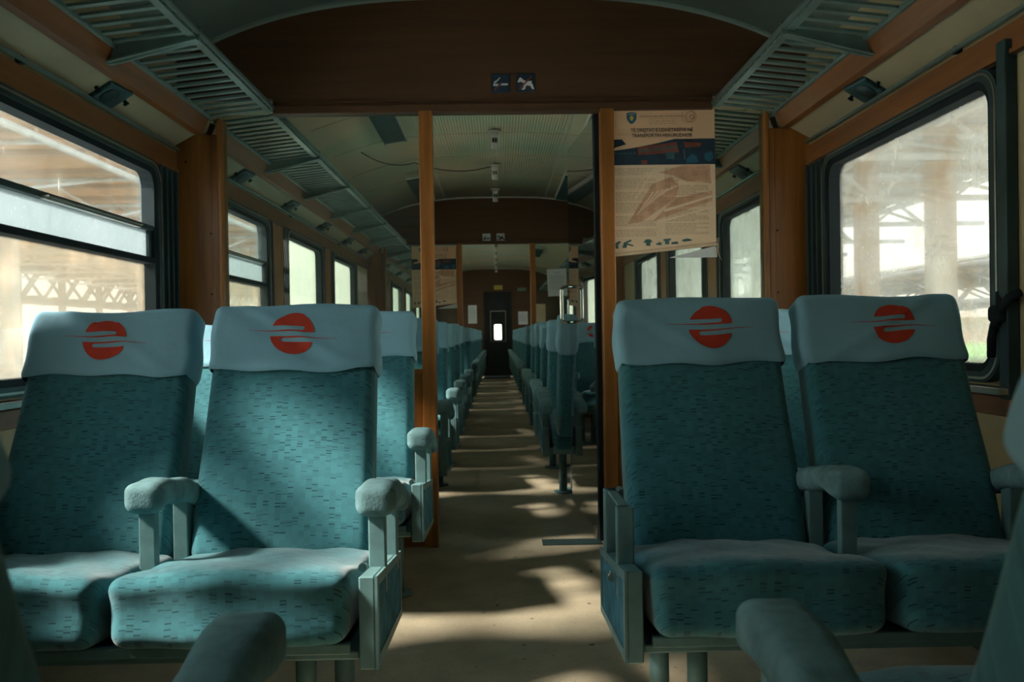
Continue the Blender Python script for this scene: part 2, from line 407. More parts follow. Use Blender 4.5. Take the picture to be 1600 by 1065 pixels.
# cove panels, wood boards, mouldings per side and section
for sx in (-1, 1):
    for s0, s1 in ((Y_BACK, YA - .03), (YA + .07, YB - .03), (YB + .07, YC)):
        mb = MB(); mb.prism([(sx * 1.42, s0, 1.805), (sx * 1.305, s0, 1.868), (sx * 1.305, s0, 1.89), (sx * 1.42, s0, 1.83)], (0, s1 - s0, 0))
        trim(mb, M['creamd'])                                          # sloping cream cove
        mb = MB(); mb.prism([(sx * 1.315, s0, 1.850), (sx * 1.29, s0, 1.856), (sx * 1.262, s0, 1.925), (sx * 1.29, s0, 1.93)], (0, s1 - s0, 0))
        trim(mb, M['oaky'])                                            # wood board under the rack
        mb = MB(); mb.box((sx * 1.42, s0, 1.70), (sx * 1.405, s1, 1.775), .003); mb.box((sx * 1.42, s0, 1.688), (sx * 1.397, s1, 1.70)); trim(mb, M['oaky'])
        mb = MB(); mb.box((sx * 1.42, s0, 1.676), (sx * 1.398, s1, 1.684)); trim(mb, M['chrome'])
        mb = MB(); mb.box((sx * 1.42, s0, .70), (sx * 1.40, s1, .755), .003); trim(mb, M['oaky'])
        mb = MB(); mb.box((sx * 1.42, s0, 0), (sx * 1.40, s1, .10)); tag(mb.done('baseboard_left' if sx < 0 else 'baseboard_right', M['darkmetal']), kind='structure')

# wood pillars between windows
for sx in (-1, 1):
    for i in range(2, len(WIN) - 1):
        a = WIN[i][0] + WIN[i][1] + .18; b = WIN[i + 1][0] - WIN[i + 1][1] - .13
        if a < YA < b: continue
        if a < YB < b: continue
        mb = MB(); mb.box((sx * 1.42, a, .80), (sx * 1.402, b, 1.70), .004); trim(mb, M['oakz'])

# ------------------------------------------------------------------ windows
def rrect(cy, cz, hy, hz, r, n=6):
    pts = []
    for qx, qz, a0 in ((1, 1, 0), (-1, 1, 90), (-1, -1, 180), (1, -1, 270)):
        for i in range(n + 1):
            a = R(a0 + 90 * i / n); pts.append((cy + qx * (hy - r) + r * math.cos(a), cz + qz * (hz - r) + r * math.sin(a)))
    return pts
def ring(mb, X0, X1, cy, cz, hyo, hzo, ro, hyi, hzi, ri):
    o = rrect(cy, cz, hyo, hzo, ro); i_ = rrect(cy, cz, hyi, hzi, ri); n = len(o); bm = mb.bm
    A = [bm.verts.new((X0, *p)) for p in o]; B = [bm.verts.new((X0, *p)) for p in i_]
    D = [bm.verts.new((X1, *p)) for p in o]; E = [bm.verts.new((X1, *p)) for p in i_]
    for k in range(n):
        j = (k + 1) % n
        for q in ((A[k], A[j], B[j], B[k]), (D[k], E[k], E[j], D[j]), (A[k], D[k], D[j], A[j]), (B[k], B[j], E[j], E[k])): bm.faces.new(q)
def pane(name, parent, X, cy, cz, hy, hz, mat, t=.005):
    mb = MB(); mb.box((X - t / 2, cy - hy, cz - hz), (X + t / 2, cy + hy, cz + hz)); return mb.done(name, mat, parent)
wn = 0
for sx in (-1, 1):
    for wi, (c, h) in enumerate(WIN):
        wn += 1
        if sx > 0 and wi == 2: c += .03
        if sx < 0 and wi == 1: c, h = c + .19, h + .03  # unseen left window shifted and widened so sun reaches the seats
        root = empty('window_%d' % wn, (sx * WX, c, GZ0)); tag(root, kind='structure')
        cz = (GZ0 + GZ1) / 2; hz = (GZ1 - GZ0) / 2
        def L(o): o.matrix_parent_inverse = root.matrix_world.inverted(); o.matrix_parent_inverse = Matrix.Translation((-sx * WX, -c, -GZ0)); return o
        mb = MB(); ring(mb, sx * 1.39, sx * 1.465, c, cz, h + .055, hz + .040, .10, h + .012, hz + .010, .075); L(mb.done('window_frame', M['darkmetal'], root))
        mb = MB(); ring(mb, sx * 1.40, sx * 1.452, c, cz, h + .014, hz + .012, .078, h - .012, hz - .012, .06); L(mb.done('rubber_gasket', M['dark'], root))
        mb = MB(); ring(mb, sx * 1.388, sx * 1.395, c, cz, h + .046, hz + .031, .092, h + .038, hz + .024, .085); L(mb.done('frame_lip', M['alu'], root))
        # ribbed upright channels either side of the frame
        if wi <= 8:
            for e_ in (1, -1):
                mb = MB(); y0 = c + e_ * (h + .057)
                wid = .10 if not (wi == 2 and e_ == 1) else .22
                for k in range(int(wid / .03)):
                    yy = y0 + e_ * k * .03
                    mb.box((sx * 1.42, yy, .79), (sx * (1.395 + .012 * (k % 2)), yy + e_ * .022, 1.686), .002)
                if wi == 2 and e_ == -1 and sx == 1:
                    mb.bm.free(); mb = MB(); mb.box((1.42, y0, .75), (1.385, y0 - .045, 1.73), .004)
                L(mb.done('frame_channel', M['darkmetal'], root))
        mb = MB(); mb.box((sx * 1.42, c - h - .1, .762), (sx * 1.36, c + h + .1, .782), .003); L(mb.done('window_sill', M['alu'], root))
        X = sx * 1.448
        if sx < 0 and wi in (0, 1, 2, 3):
            zt, zm = 1.405, 1.275
            L(pane('clear_upper_pane', root, X + .02 * 0 - .006, c, (GZ1 + zm) / 2, h, (GZ1 - zm) / 2, M['gclear']))
            L(pane('frosted_drop_pane', root, X + .018, c, (zt + zm) / 2, h - .015, (zt - zm) / 2 - .008, M['gfrost']))
            L(pane('lower_pane', root, X, c, (zm + GZ0) / 2, h, (zm - GZ0) / 2, M['glow']))
            mb = MB(); mb.box((-1.40, c - h, 1.262), (-1.455, c + h, 1.287), .005); L(mb.done('lower_rail', M['dark'], root))
            mb = MB(); mb.box((-1.405, c - h + .01, zt - .008), (-1.445, c + h - .01, zt + .014), .004)
            mb.box((-1.415, c + h - .035, zm), (-1.445, c + h - .012, zt)); mb.box((-1.415, c - h + .012, zm), (-1.445, c - h + .035, zt))
            L(mb.done('drop_pane_frame', M['darkmetal'], root))
            mb = MB(); mb.box((-1.388, c - .30, zt - .014), (-1.408, c + .44, zt - .004), .002); mb.box((-1.380, c - .30, zt - .006), (-1.408, c + .44, zt - .001)); L(mb.done('pull_bar', M['alu'], root))
        else:
            mat = M['gright'] if (sx > 0 and wi <= 2) else (M['gpaler'] if sx > 0 else M['gpale'])
            L(pane('window_glass', root, X, c, cz, h, hz, mat))

# ------------------------------------------------------------------ partitions
def partition(name, Y, x0, x1, low=True):
    root = empty(name, (0, Y, 0)); tag(root, kind='structure')
    # header panel: everything above z 1.95 up to the arched ceiling (racks pass below its outer parts)
    n = 40; pts = []
    for i in range(n + 1):
        x = -1.41 + 2.82 * i / n; pts.append((x, -.0, arch(x)))
    low_pts = [(1.41, 0, 2.02), (.985, 0, 2.02), (.985, 0, 1.95), (-.985, 0, 1.95), (-.985, 0, 2.02), (-1.41, 0, 2.02)]
    mb = MB(); bm = mb.bm; T = .045
    prof = [(-1.41, 2.02)] + [(-1.41 + 2.82 * i / n) for i in range(0)]
    for i in range(n):
        xa = -1.41 + 2.82 * i / n; xb = xa + 2.82 / n
        za = 1.95 if abs((xa + xb) / 2) < .985 else 2.02
        mb.prism([(xa, 0, za), (xb, 0, za), (xb, 0, arch(xb)), (xa, 0, arch(xa))], (0, T, 0))
    bmesh.ops.remove_doubles(bm, verts=bm.verts, dist=1e-5)
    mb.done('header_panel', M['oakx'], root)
    mb = MB(); mb.box((-.985, -.014, 1.948), (.985, .06, 1.985), .004); mb.box((-.985, -.008, 2.0), (.985, 0, 2.006)); mb.done('header_rail', M['oakx'], root)
    for x in (x0, x1):
        mb = MB(); mb.box((x - .03, -.02, 0), (x + .03, .06, 1.955), .004); mb.done('post', M['oakz'], root)
    for sx in (-1, 1):
        mb = MB(); mb.box((sx * 1.215, -.02, 0), (sx * 1.235, .075, 1.93), .004); mb.box((sx * 1.235, -.005, 0), (sx * 1.42, .06, 1.86), .002)
        mb.box((sx * 1.235, -.011, .0), (sx * 1.262, 0, 1.86), .002)
        mb.done('wing_panel', M['oakz'], root)
        xi = x0 - .03 if sx < 0 else x1 + .03
        mb = MB(); mb.box((xi, .0, 0), (sx * 1.215, .045, .79), .003); mb.box((xi, -.008, .775), (sx * 1.215, .055, .80), .003); mb.done('lower_panel', M['oakz'], root)
        mb = MB(); mb.box((xi, .018, .80), (sx * 1.215, .026, 1.95)); mb.done('glass_pane', M['gpart'], root)
    return root
P1 = partition('wall_partition', YA, -.307, .507)
P2 = partition('wall_partition_middle', YB, -.405, .405)
for x, z in ((-1.375, 1.74), (-1.27, 1.15), (-1.27, 1.42), (1.27, 1.12), (1.27, 1.40)):
    mb = MB(); mb.tube([(x, -.012, z), (x, -.004, z)], .004, 8); mb.done('screw', M['dark'], P1)

# end wall with door
EW = empty('wall_end', (0, YC, 0)); tag(EW, kind='structure')
mb = MB(); n = 40; DX0, DX1, DZ = -.30, .34, 1.93
for i in range(n):
    xa = -1.42 + 2.84 * i / n; xb = xa + 2.84 / n
    mb.prism([(xa, 0, DZ), (xb, 0, DZ), (xb, 0, arch(xb)), (xa, 0, arch(xa))], (0, .05, 0))
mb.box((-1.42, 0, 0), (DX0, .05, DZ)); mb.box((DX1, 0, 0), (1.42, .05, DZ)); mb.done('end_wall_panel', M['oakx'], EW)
D = empty('door_1', (0, YC, 0)); tag(D, kind='structure')
mb = MB()
for a, b in (((DX0, -.02, 0), (DX0 + .05, .05, DZ)), ((DX1 - .05, -.02, 0), (DX1, .05, DZ)), ((DX0, -.02, DZ - .05), (DX1, .05, DZ))): mb.box(a, b, .004)
mb.done('door_frame', M['doorblack'], D)
mb = MB()
a0, a1, z0, z1 = -.14, .19, .80, 1.48
mb.box((DX0 + .05, 0, 0), (a0, .04, DZ - .05)); mb.box((a1, 0, 0), (DX1 - .05, .04, DZ - .05)); mb.box((a0, 0, 0), (a1, .04, z0)); mb.box((a0, 0, z1), (a1, .04, DZ - .05))
mb.done('door_leaf', M['doorblack'], D)
mb = MB(); mb.box((a0, .015, z0), (a1, .022, z1)); mb.done('door_glass', M['gpart'], D)
mb = MB(); mb.box((a0 - .015, -.01, z0 - .015), (a0, .0, z1 + .015)); mb.box((a1, -.01, z0 - .015), (a1 + .015, 0, z1 + .015)); mb.box((a0, -.01, z1), (a1, 0, z1 + .015)); mb.box((a0, -.01, z0 - .015), (a1, 0, z0)); mb.done('door_glass_frame', M['alu'], D)
# vestibule behind it, with its own outer door window showing daylight
V0 = empty('wall_vestibule', (0, YC + 1.6, 0)); tag(V0, kind='structure')
mb = MB(); b0, b1, q0, q1 = -.075, .115, .82, 1.20
mb.box((-1.42, 0, 0), (b0, .05, 2.45)); mb.box((b1, 0, 0), (1.42, .05, 2.45)); mb.box((b0, 0, 0), (b1, .05, q0)); mb.box((b0, 0, q1), (b1, .05, 2.45)); mb.done('vestibule_panel', M['darkmetal'], V0)
mb = MB(); ring(mb, -.02, .02, 0, 0, .1, .2, .04, .09, .19, .035)
for v in mb.bm.verts: v.co = Vector((v.co.y + .02, v.co.x, v.co.z + 1.01))
mb.done('vestibule_window_frame', M['alu'], V0)
mb = MB(); mb.box((-1.46, YC + .05, -.06), (-1.42, YC + 1.6, 2.45)); mb.box((1.42, YC + .05, -.06), (1.46, YC + 1.6, 2.45)); mb.box((-1.42, YC + .05, 2.40), (1.42, YC + 1.6, 2.45)); mb.box((-1.42, YC + .05, -.06), (1.42, YC + 1.6, 0))
tag(mb.done('wall_vestibule_sides', M['darkmetal']), kind='structure')
mb = MB(); mb.box((-.30, YC - 1.3, 0), (.28, YC - .02, .006), .002); tag(mb.done('door_mat', M['dark']), 'dark rubber mat on the floor before the far end door', 'mat')

# ------------------------------------------------------------------ glass swing door at the first partition
gd = empty('glass_door', (.462, YA + .08, 0), R(4.5)); tag(gd, 'open frameless glass door swung back from the right oak post', 'door')
mb = MB(); mb.box((-.004, 0, .03), (.004, .78, 1.945), .001); mb.done('glass_leaf', M['gdoor'], gd)
mb = MB(); mb.box((-.010, -.03, .0), (.016, .012, 1.95), .002); mb.done('hinge_stile', M['dark'], gd)
for sgn in (-1, 1):
    mb = MB(); p = []
    z0, z1, yy, dep = 1.01, 1.20, .70, .055
    for k in range(9):
        a = R(90 * k / 8); p.append((sgn * (.004 + (dep) * math.sin(a)), yy, z0 + .02 - .02 * math.cos(a)))
    p = [(sgn * .004, yy, z0)] + [(sgn * (.004 + dep - .02 + .02 * math.sin(R(90 * k / 6))), yy, z0 + .02 - .02 * math.cos(R(90 * k / 6))) for k in range(7)]
    p += [(sgn * (dep - .016 + .02 * math.cos(R(90 * k / 6))), yy, z1 - .02 + .02 * math.sin(R(90 * k / 6))) for k in range(7)] + [(sgn * .004, yy, z1)]
    mb.tube(p, .009, 12); mb.done('door_handle', M['chrome'], gd)
mb = MB(); mb.box((-.022, -.01, .0), (.02, .06, .055), .004); mb.tube([(0, .02, .055), (0, .02, .09)], .009, 10); mb.done('floor_pivot', M['alu'], gd)
mb = MB(); mb.box((.19, YA - .02, 0), (.46, YA + .09, .004), .001); tag(mb.done('floor_closer_plate', M['darkmetal']), 'dark door closer plate set in the floor beside the glass door', 'plate')

# ------------------------------------------------------------------ seats
def wrinkle(seed):
    rr = random.Random(seed)
    ws = [(rr.uniform(-1, 1), rr.uniform(-.8, .8), rr.uniform(14, 34), rr.uniform(0, 6.3), rr.uniform(.0008, .0022)) for _ in range(5)]
    ang = rr.choice((-1, 1)); amp = rr.uniform(.0025, .0055); c0 = rr.uniform(-.05, .05)
    def f(x, z):
        d = sum(a * math.sin((ux * x + uz * z) * fr + ph) for ux, uz, fr, ph, a in ws)
        t = (x * .62 * ang - z - c0); d += amp * math.exp(-(t / .016) ** 2) - amp * .5 * math.exp(-((t - .035) / .02) ** 2)
        return d
    return f
BH = .70      # backrest length
def back_deform(q):
    x, y, z = q; t = z / BH + .5            # 0 bottom .. 1 top
    x *= 1.03 - .05 * t
    if y < 0: y -= .014 * (1 - (x / .24) ** 2) * math.sin(math.pi * min(1, max(0, t))) + .010 * math.exp(-((t - .28) / .18) ** 2)
    y *= 1.12 - .30 * t
    return (x, y + .055, z + BH / 2)
ME = {}
ME['back'] = rbox_mesh('backrest', (.226, .055, BH / 2), .032, (12, 3, 16), 3, back_deform); ME['back'].materials.append(M['fab'])
def cover_fn(seed):
    f = wrinkle(seed)
    def g(q):
        x, y, z = q; t = (z + .105) / .21        # 0 bottom hem .. 1 top
        x2 = x * (1.02 - .02 * t) + .003 * math.sin(z * 40 + seed)
        yy = y
        amp = f(x, z)
        if y < 0: yy = y - .012 * (1 - (x / .24) ** 2) * (1 - t) - amp - .004 * (1 - t) - .002
        else: yy = y + amp + .004
        zz = z + (.005 * math.sin(x * 13 + seed) + .004 * math.sin(x * 31 + seed * 2)) * (1 - t)
        if t > .8: zz += .004 * math.sin(x * 16 + seed * 1.7)
        return (x2, yy + .050, zz + BH - .097)
    return g
for s in range(4):
    me = rbox_mesh('headrest_cover', (.2295, .052, .105), .026, (34, 4, 16), 3, cover_fn(s + 3), cull=lambda a, sg: a == 2 and sg == -1)
    me.materials.append(M['cover']); ME['cover%d' % s] = me
def emblem_mesh(seed, dx, rot):
    r = .0605; top = []
    def circ(a): return (math.cos(R(a)), math.sin(R(a)))
    a1 = math.degrees(math.asin(.38)); a2 = math.degrees(math.asin(.10))
    # upper half with its hook and the long line to the left
    p = [circ(180 - a1 - (180 - 2 * a1 + 0) * 0)]
    p = []
    st, en = 180 - a1, a2
    for k in range(37): p.append(circ(st + (en - st) * k / 36))
    p += [(.6, .10), (-.2, .105), (-1.0, .125), (-1.95, .15), (-1.95, .165), (-1.0, .165), (-.2, .175), (.42, .185)]
    for k in range(7): a = R(-90 + 180 * k / 6); p.append((.44 + .095 * math.cos(a), .283 + .095 * math.sin(a)))
    p += [(.0, .38), (-.5, .38)]
    bm = bmesh.new()
    for sg in (1, -1):
        vs_ = [bm.verts.new((sg * x * r, 0, sg * (yy + .012) * r)) for x, yy in p]
        bm.faces.new(vs_)
    bm.normal_update(); bmesh.ops.triangulate(bm, faces=bm.faces, ngon_method='BEAUTY')
    for _ in range(5):
        ed = [e for e in bm.edges if e.calc_length() > .012]
        if not ed: break
        bmesh.ops.subdivide_edges(bm, edges=ed, cuts=1, use_grid_fill=False)
        bmesh.ops.triangulate(bm, faces=bm.faces)
    g = cover_fn(seed); c, s_ = math.cos(rot), math.sin(rot)
    for v in bm.verts:
        x = v.co.x * c - v.co.z * s_ + dx; z = v.co.x * s_ + v.co.z * c + .008
        q = g(Vector((x, -.052, z))); v.co = Vector((q[0], q[1] - .0016, q[2]))
    bmesh.ops.recalc_face_normals(bm, faces=bm.faces)
    me = bpy.data.meshes.new('emblem'); bm.to_mesh(me); bm.free(); me.materials.append(M['emblem']); return me
for s, (dx, rt) in enumerate(((-.012, .0), (.0, -.01), (.030, .02), (.028, .01))): ME['emblem%d' % s] = emblem_mesh(s + 3, dx, rt)
def cush_deform(q):
    x, y, z = q; t = (-y) / .25             # + = front
    zz = z + .030 * t
    if z > 0: zz += .022 * (1 - (x / .25) ** 2) * (1 - .4 * t * t) + .012 * math.exp(-((t - .75) / .3) ** 2) + .003 * math.sin(x * 23 + y * 17) + .002 * math.sin(x * 51 - y * 30)
    if y < -.1: y = y + .006 * math.sin(z * 55 + 1) + .004 * math.sin(x * 31) - .014 * (1 - (x / .25) ** 2)
    return (x * (1 + .02 * math.sin(z * 20)), y, zz)
ME['cush'] = rbox_mesh('seat_cushion', (.245, .25, .068), .034, (14, 14, 4), 3, cush_deform); ME['cush'].materials.append(M['fab'])
def pad_deform(q):
    x, y, z = q; t = (y + .21) / .42        # 0 front .. 1 rear
    zz = z - .085 * t + .02 * math.sin(math.pi * t) - (.012 if z < 0 and t < .25 else 0) * (1 - t / .25)
    wv = 1.12 - .25 * t + .05 * math.sin(t * 9)
    return (x * wv, y, zz + .003 * math.sin(y * 40 + x * 30))
ME['pad'] = rbox_mesh('armrest', (.040, .21, .031), .024, (4, 12, 2), 3, pad_deform); ME['pad'].materials.append(M['pad'])
mb = MB(); mb.box((-.012, -.20, -.006), (.012, .05, .0), .002); mb.box((-.030, .03, -.13), (-.019, .075, .0), .002); ME['bare'] = mesh_from('armrest', mb, M['metal'])
mb = MB(); mb.box((-.019, -.014, -.20), (.019, .014, .0), .003); ME['postf'] = mesh_from('armrest_post', mb, M['metal'])
mb = MB(); mb.box((-.019, -.022, -.18), (.019, .022, .0), .003); ME['postr'] = mesh_from('armrest_post', mb, M['metal'])
mb = MB(); mb.box((-.51, -.40, .272), (.515, .02, .292), .004); mb.box((-.50, -.425, .292), (.50, -.405, .315), .003); mb.box((-.50, .0, .25), (.50, .04, .30), .003)
ME['frame'] = mesh_from('seat_frame', mb, M['metal'])
mb = MB(); mb.tube([(0, 0, 0), (0, 0, .012)], .055, 16); mb.tube([(0, 0, .01), (0, 0, .275)], .024, 16); ME['ped'] = mesh_from('pedestal', mb, M['metal'])
mb = MB(); mb.box((-.225, .098, .02), (.225, .112, .135), .004); ME['kick'] = mesh_from('rear_kick_plate', mb, M['metal'])
mb = MB(); mb.box((-.20, .0, .06), (.20, .006, .62), .002); 
def side_panel_mesh():
    mb = MB(); pts = [(-.43, .262), (-.43, .455), (.02, .40), (.02, .235)]
    mb.prism([(-.0165, y, z) for y, z in pts], (.033, 0, 0))
    bmesh.ops.bevel(mb.bm, geom=list(mb.bm.edges), offset=.003, segments=1, affect='EDGES')
    # raised rim on the outer face (+x)
    ins = [(-.405, .285), (-.405, .43), (.0, .385), (.0, .255)]
    n = 4
    for k in range(n):
        j = (k + 1) % n
        mb.prism([(.0165, *pts[k]), (.0165, *pts[j]), (.0165, *ins[j]), (.0165, *ins[k])], (.006, 0, 0))
    return mesh_from('side_panel', mb, M['metal']), ins
ME['side'], INS = side_panel_mesh()
mb = MB(); mb.prism([(.0165, y + (.004 if y < -.2 else -.004), z) for y, z in INS], (.0035, 0, 0)); ME['inset'] = mesh_from('felt_inset', mb, M['inset'])
mb = MB(); mb.tube([(0, -.02, 0), (0, .006, 0)], .006, 10); mb.tube([(0, -.028, 0), (0, -.02, 0)], .010, 10); ME['bolt'] = mesh_from('hinge_bolt', mb, M['chrome'])

def part(key, name, parent, loc=(0, 0, 0), rot=(0, 0, 0), sc=(1, 1, 1)):
    o = bpy.data.objects.new(name, ME[key]); C.objects.link(o); o.parent = parent; o.location = loc; o.rotation_euler = rot; o.scale = sc
    return o
seatn = 0
def double_seat(x, y, face, aisle, rec, variants, label, bare=False, adx=0, single=False):
    """x: centre of pair; y: hinge line of the backrests; face: 0 towards the camera (-Y), 1 away; aisle: +1/-1 world side of the aisle"""
    rz = math.pi if face else 0
    a = aisle * (-1 if face else 1)        # aisle side in local x
    root = empty('double_seat', (x, y, 0), rz); tag(root, label, 'seat', 'upholstered double seats along the aisle')
    part('frame', 'seat_frame', root, (-a * .255 if single else 0, 0, 0), sc=(a * (.5 if single else 1), 1, 1))
    if not single: part('ped', 'pedestal', root, (a * .36, -.20, 0)); part('ped', 'pedestal', root, (a * .435, -.12, 0))
    part('ped', 'pedestal', root, (-a * .36, -.16, 0))
    for k, s in enumerate((a, -a)):
        if single and k == 0: continue
        o = part('cush', 'seat_cushion', root, (s * .257, -.205, .358))
        if k: o.scale = (-1, 1, 1)
        rc = R(rec[k]); sb = s * (.252 if k == 0 else .262)
        b = part('back', 'backrest', root, (sb, 0, .385), (-rc, 0, 0)); part('kick', 'rear_kick_plate', b)
        c = part('cover%d' % variants[k], 'headrest_cover', root, (sb, 0, .385), (-rc, 0, 0)); c['label'] = 'blue-grey cloth headrest cover'
        em = part('emblem%d' % variants[k], 'emblem', c); em['label'] = 'red split disc emblem'
    if not single: sp_ = part('side', 'side_panel', root, (a * .537, 0, 0), sc=(a, 1, 1)); part('inset', 'felt_inset', sp_)
    for s, off in ((a * .540, 0), (0, .08), (-a * .512, .06)):
        if single and s == a * .540: continue
        bz = .572
        if bare and s == a * .540:
            p = part('bare', 'armrest', root, (s, -.115, .566), sc=(a, 1, 1)); p['label'] = 'bare metal armrest bracket without its pad'
            part('postf', 'armrest_post', p, (0, -.19, 0)); part('postr', 'armrest_post', p, (0, .03, 0))
        else:
            p = part('pad', 'armrest', root, (s + (a * adx if s == a * .540 else 0), -.105 + off, .596))
            part('postf', 'armrest_post', p, (0, -.165, -.02)); part('postr', 'armrest_post', p, (0, .06, -.05))
        if s == a * .540: part('bolt', 'hinge_bolt', p, (-a * .03, -.17, -.155))
    return root
ORD = ['first', 'second', 'third', 'fourth', 'fifth', 'sixth', 'seventh', 'eighth', 'ninth']
double_seat(-.815, 2.28, 0, 1, (20.5, 22.5), (1, 0), 'large teal double seat at left facing the camera, both covers bright blue-grey')
double_seat(.815, 2.28, 0, -1, (20, 20), (2, 3), 'large shaded teal double seat at right facing the camera, aisle armrest bare metal', bare=True)
double_seat(-.815, 3.42, 0, 1, (18, 27), (2, 1), 'teal double seat behind the large left one, against the left partition panel')
double_seat(.815, 3.42, 0, -1, (19, 22), (0, 1), 'teal window seat behind the large right pair, mostly hidden, against the right partition', single=True)
double_seat(-.803, .78, 1, 1, (21, 21), (0, 2), 'foreground teal double seat in the bottom left corner, seen from behind', adx=-.040)
double_seat(.825, .79, 1, -1, (21, 21), (1, 3), 'foreground teal double seat in the bottom right corner, seen from behind', adx=-.045)
for i in range(5):
    double_seat(-.815, 4.80 + i * 1.0, 0, 1, (19 + (i * 7) % 3, 21), ((i + 1) % 4, (i + 2) % 4), 'teal double seat left of the aisle, %s row beyond the first partition' % ORD[i])
    double_seat(.815, 5.22 + i * 1.0, 1, -1, (18 + (i * 5) % 3, 20), (i % 4, (i + 3) % 4), 'teal double seat right of the aisle, %s row beyond the open glass door' % ORD[i])
for i in range(9):
    double_seat(-.815, 10.75 + i * 1.06, 0, 1, (20, 20), ((i + 1) % 4, i % 4), 'teal double seat left of the aisle, %s row beyond the second partition' % ORD[i])
    double_seat(.815, 11.1 + i * 1.04, 1, -1, (20, 20), (i % 4, (i + 1) % 4), 'teal double seat right of the aisle, %s row beyond the second partition' % ORD[i])

# ------------------------------------------------------------------ luggage racks
def rack(sx, y0, y1, ybr, label):
    root = empty('luggage_rack', (sx * 1.13, y0, 1.92)); tag(root, label, 'luggage rack', 'slatted overhead luggage racks')
    def L(o): o.matrix_parent_inverse = Matrix.Translation((-sx * 1.13, -y0, -1.92)); return o
    XI, ZI, XO, ZO = .985, 1.968, 1.268, 1.925
    mb = MB(); mb.tube([(sx * XI, y0, ZI + .008), (sx * XI, y1, ZI + .008)], .011, 10); L(mb.done('front_rail', M['rackm'], root))
    mb = MB(); mb.box((sx * (XI + .006), y0, ZI - .010), (sx * (XI + .034), y1, ZI - .004)); L(mb.done('front_angle', M['rackm'], root))
    mb = MB(); mb.box((sx * (XO - .018), y0, ZO - .004), (sx * XO, y1, ZO + .016), .003); L(mb.done('back_rail', M['rackm'], root))
    st = [y0] + [b for b in ybr if y0 < b < y1] + [y1]
    for i in range(len(st) - 1):
        mb = MB(); n = max(1, int((st[i + 1] - st[i]) / .076)); d = (st[i + 1] - st[i]) / (n + 0)
        for k in range(n):
            yy = st[i] + d * (k + .5)
            z_a, z_b = ZI - .006, ZO + .006
            mb.prism([(sx * (XI + .004), yy - .012, z_a), (sx * (XI + .004), yy + .012, z_a), (sx * (XI + .004), yy + .012, z_a + .009), (sx * (XI + .004), yy - .012, z_a + .009)],
                     (sx * (XO - XI - .012), 0, z_b - z_a))
        L(mb.done('slats', M['rackm'], root))
    for yb in ybr:
        if not (y0 <= yb <= y1): continue
        mb = MB()
        pr = [(sx * 1.31, yb, 1.868), (sx * 1.24, yb, 1.875), (sx * (XI - .005), yb, ZI - .02), (sx * (XI - .012), yb, ZI + .02), (sx * XI, yb, ZI + .028), (sx * 1.25, yb, ZO + .012), (sx * 1.29, yb, 1.93)]
        mb.prism([(p[0], p[1] - .006, p[2]) for p in pr], (0, .012, 0))
        mb.prism([(sx * 1.31, yb - .022, 1.866), (sx * 1.31, yb + .022, 1.866), (sx * (XI), yb + .022, ZI - .022), (sx * XI, yb - .022, ZI - .022)], (0, 0, .006))
        L(mb.done('bracket', M['rackm'], root))
    return root
BR = [-1.98, -.98, .02, 1.02, 2.02, 3.02]
BR2 = [5.05, 6.04, 7.05, 8.04, 9.04]
BR3 = [10.6 + i * 1.0 for i in range(10)]
for sx, nm in ((-1, 'left'), (1, 'right')):
    rack(sx, Y_BACK + .02, YA + .0, BR, 'slatted grey-green luggage rack nearest the camera, above the %s windows' % nm)
    rack(sx, YA + .05, YB - .01, BR2, 'slatted luggage rack behind the first partition glass, %s side of the coach' % nm)
    rack(sx, YB + .05, YC - .01, BR3, 'small distant luggage rack beyond the second partition, %s side' % nm)
for sx, nm in ((-1, 'left'), (1, 'right')):
    for (s0, s1), wh in zip(((Y_BACK, YA - .03), (YA + .07, YB - .03), (YB + .07, YC - .01)), ('nearest the camera', 'between the two partitions', 'beyond the second partition')):
        r_ = empty('curtain_rail', (sx * 1.398, s0, 1.79)); tag(r_, 'thin metal curtain rail above the %s windows, %s' % (nm, wh), 'rail', 'curtain rails above the windows')
        mb = MB(); mb.tube([(0, 0, 0), (0, s1 - s0, 0)], .008, 8); mb.done('rail_tube', M['rackm'], r_)
        k = s0 + .2
        while k < s1:
            mb = MB(); mb.box((0, k - s0 - .01, -.012), (sx * .022, k - s0 + .01, .012), .002); mb.done('rail_clip', M['darkmetal'], r_); k += 1.9
# reading lamps on the sloping cove
SL = math.atan2(1.868 - 1.805, 1.42 - 1.305)
lampY = {-1: [1.6, 3.22, 4.87, 5.98, 7.13, 8.25, 9.2, 11.2, 12.6, 14.0, 15.4], 1: [1.7, 3.27, 4.93, 6.0, 7.1, 8.2, 9.2, 11.2, 12.6, 14.0, 15.4]}
def lamp_parts():
    me = rbox_mesh('lamp_housing', (.052, .072, .012), .011, (4, 6, 1), 3); me.materials.append(M['lampbox']); ME['lh'] = me
    mb = MB(); mb.tube([(0, -.02, -.016), (0, -.02, -.010)], .036, 20); ME['lens'] = mesh_from('lamp_lens', mb, M['darkmetal'], True)
    mb = MB(); mb.tube([(0, 0, -.016), (0, 0, 0)], .007, 8); mb.box((-.010, -.006, -.022), (.010, .006, -.014), .002); ME['knob'] = mesh_from('lamp_knob', mb, M['dark'])
lamp_parts()
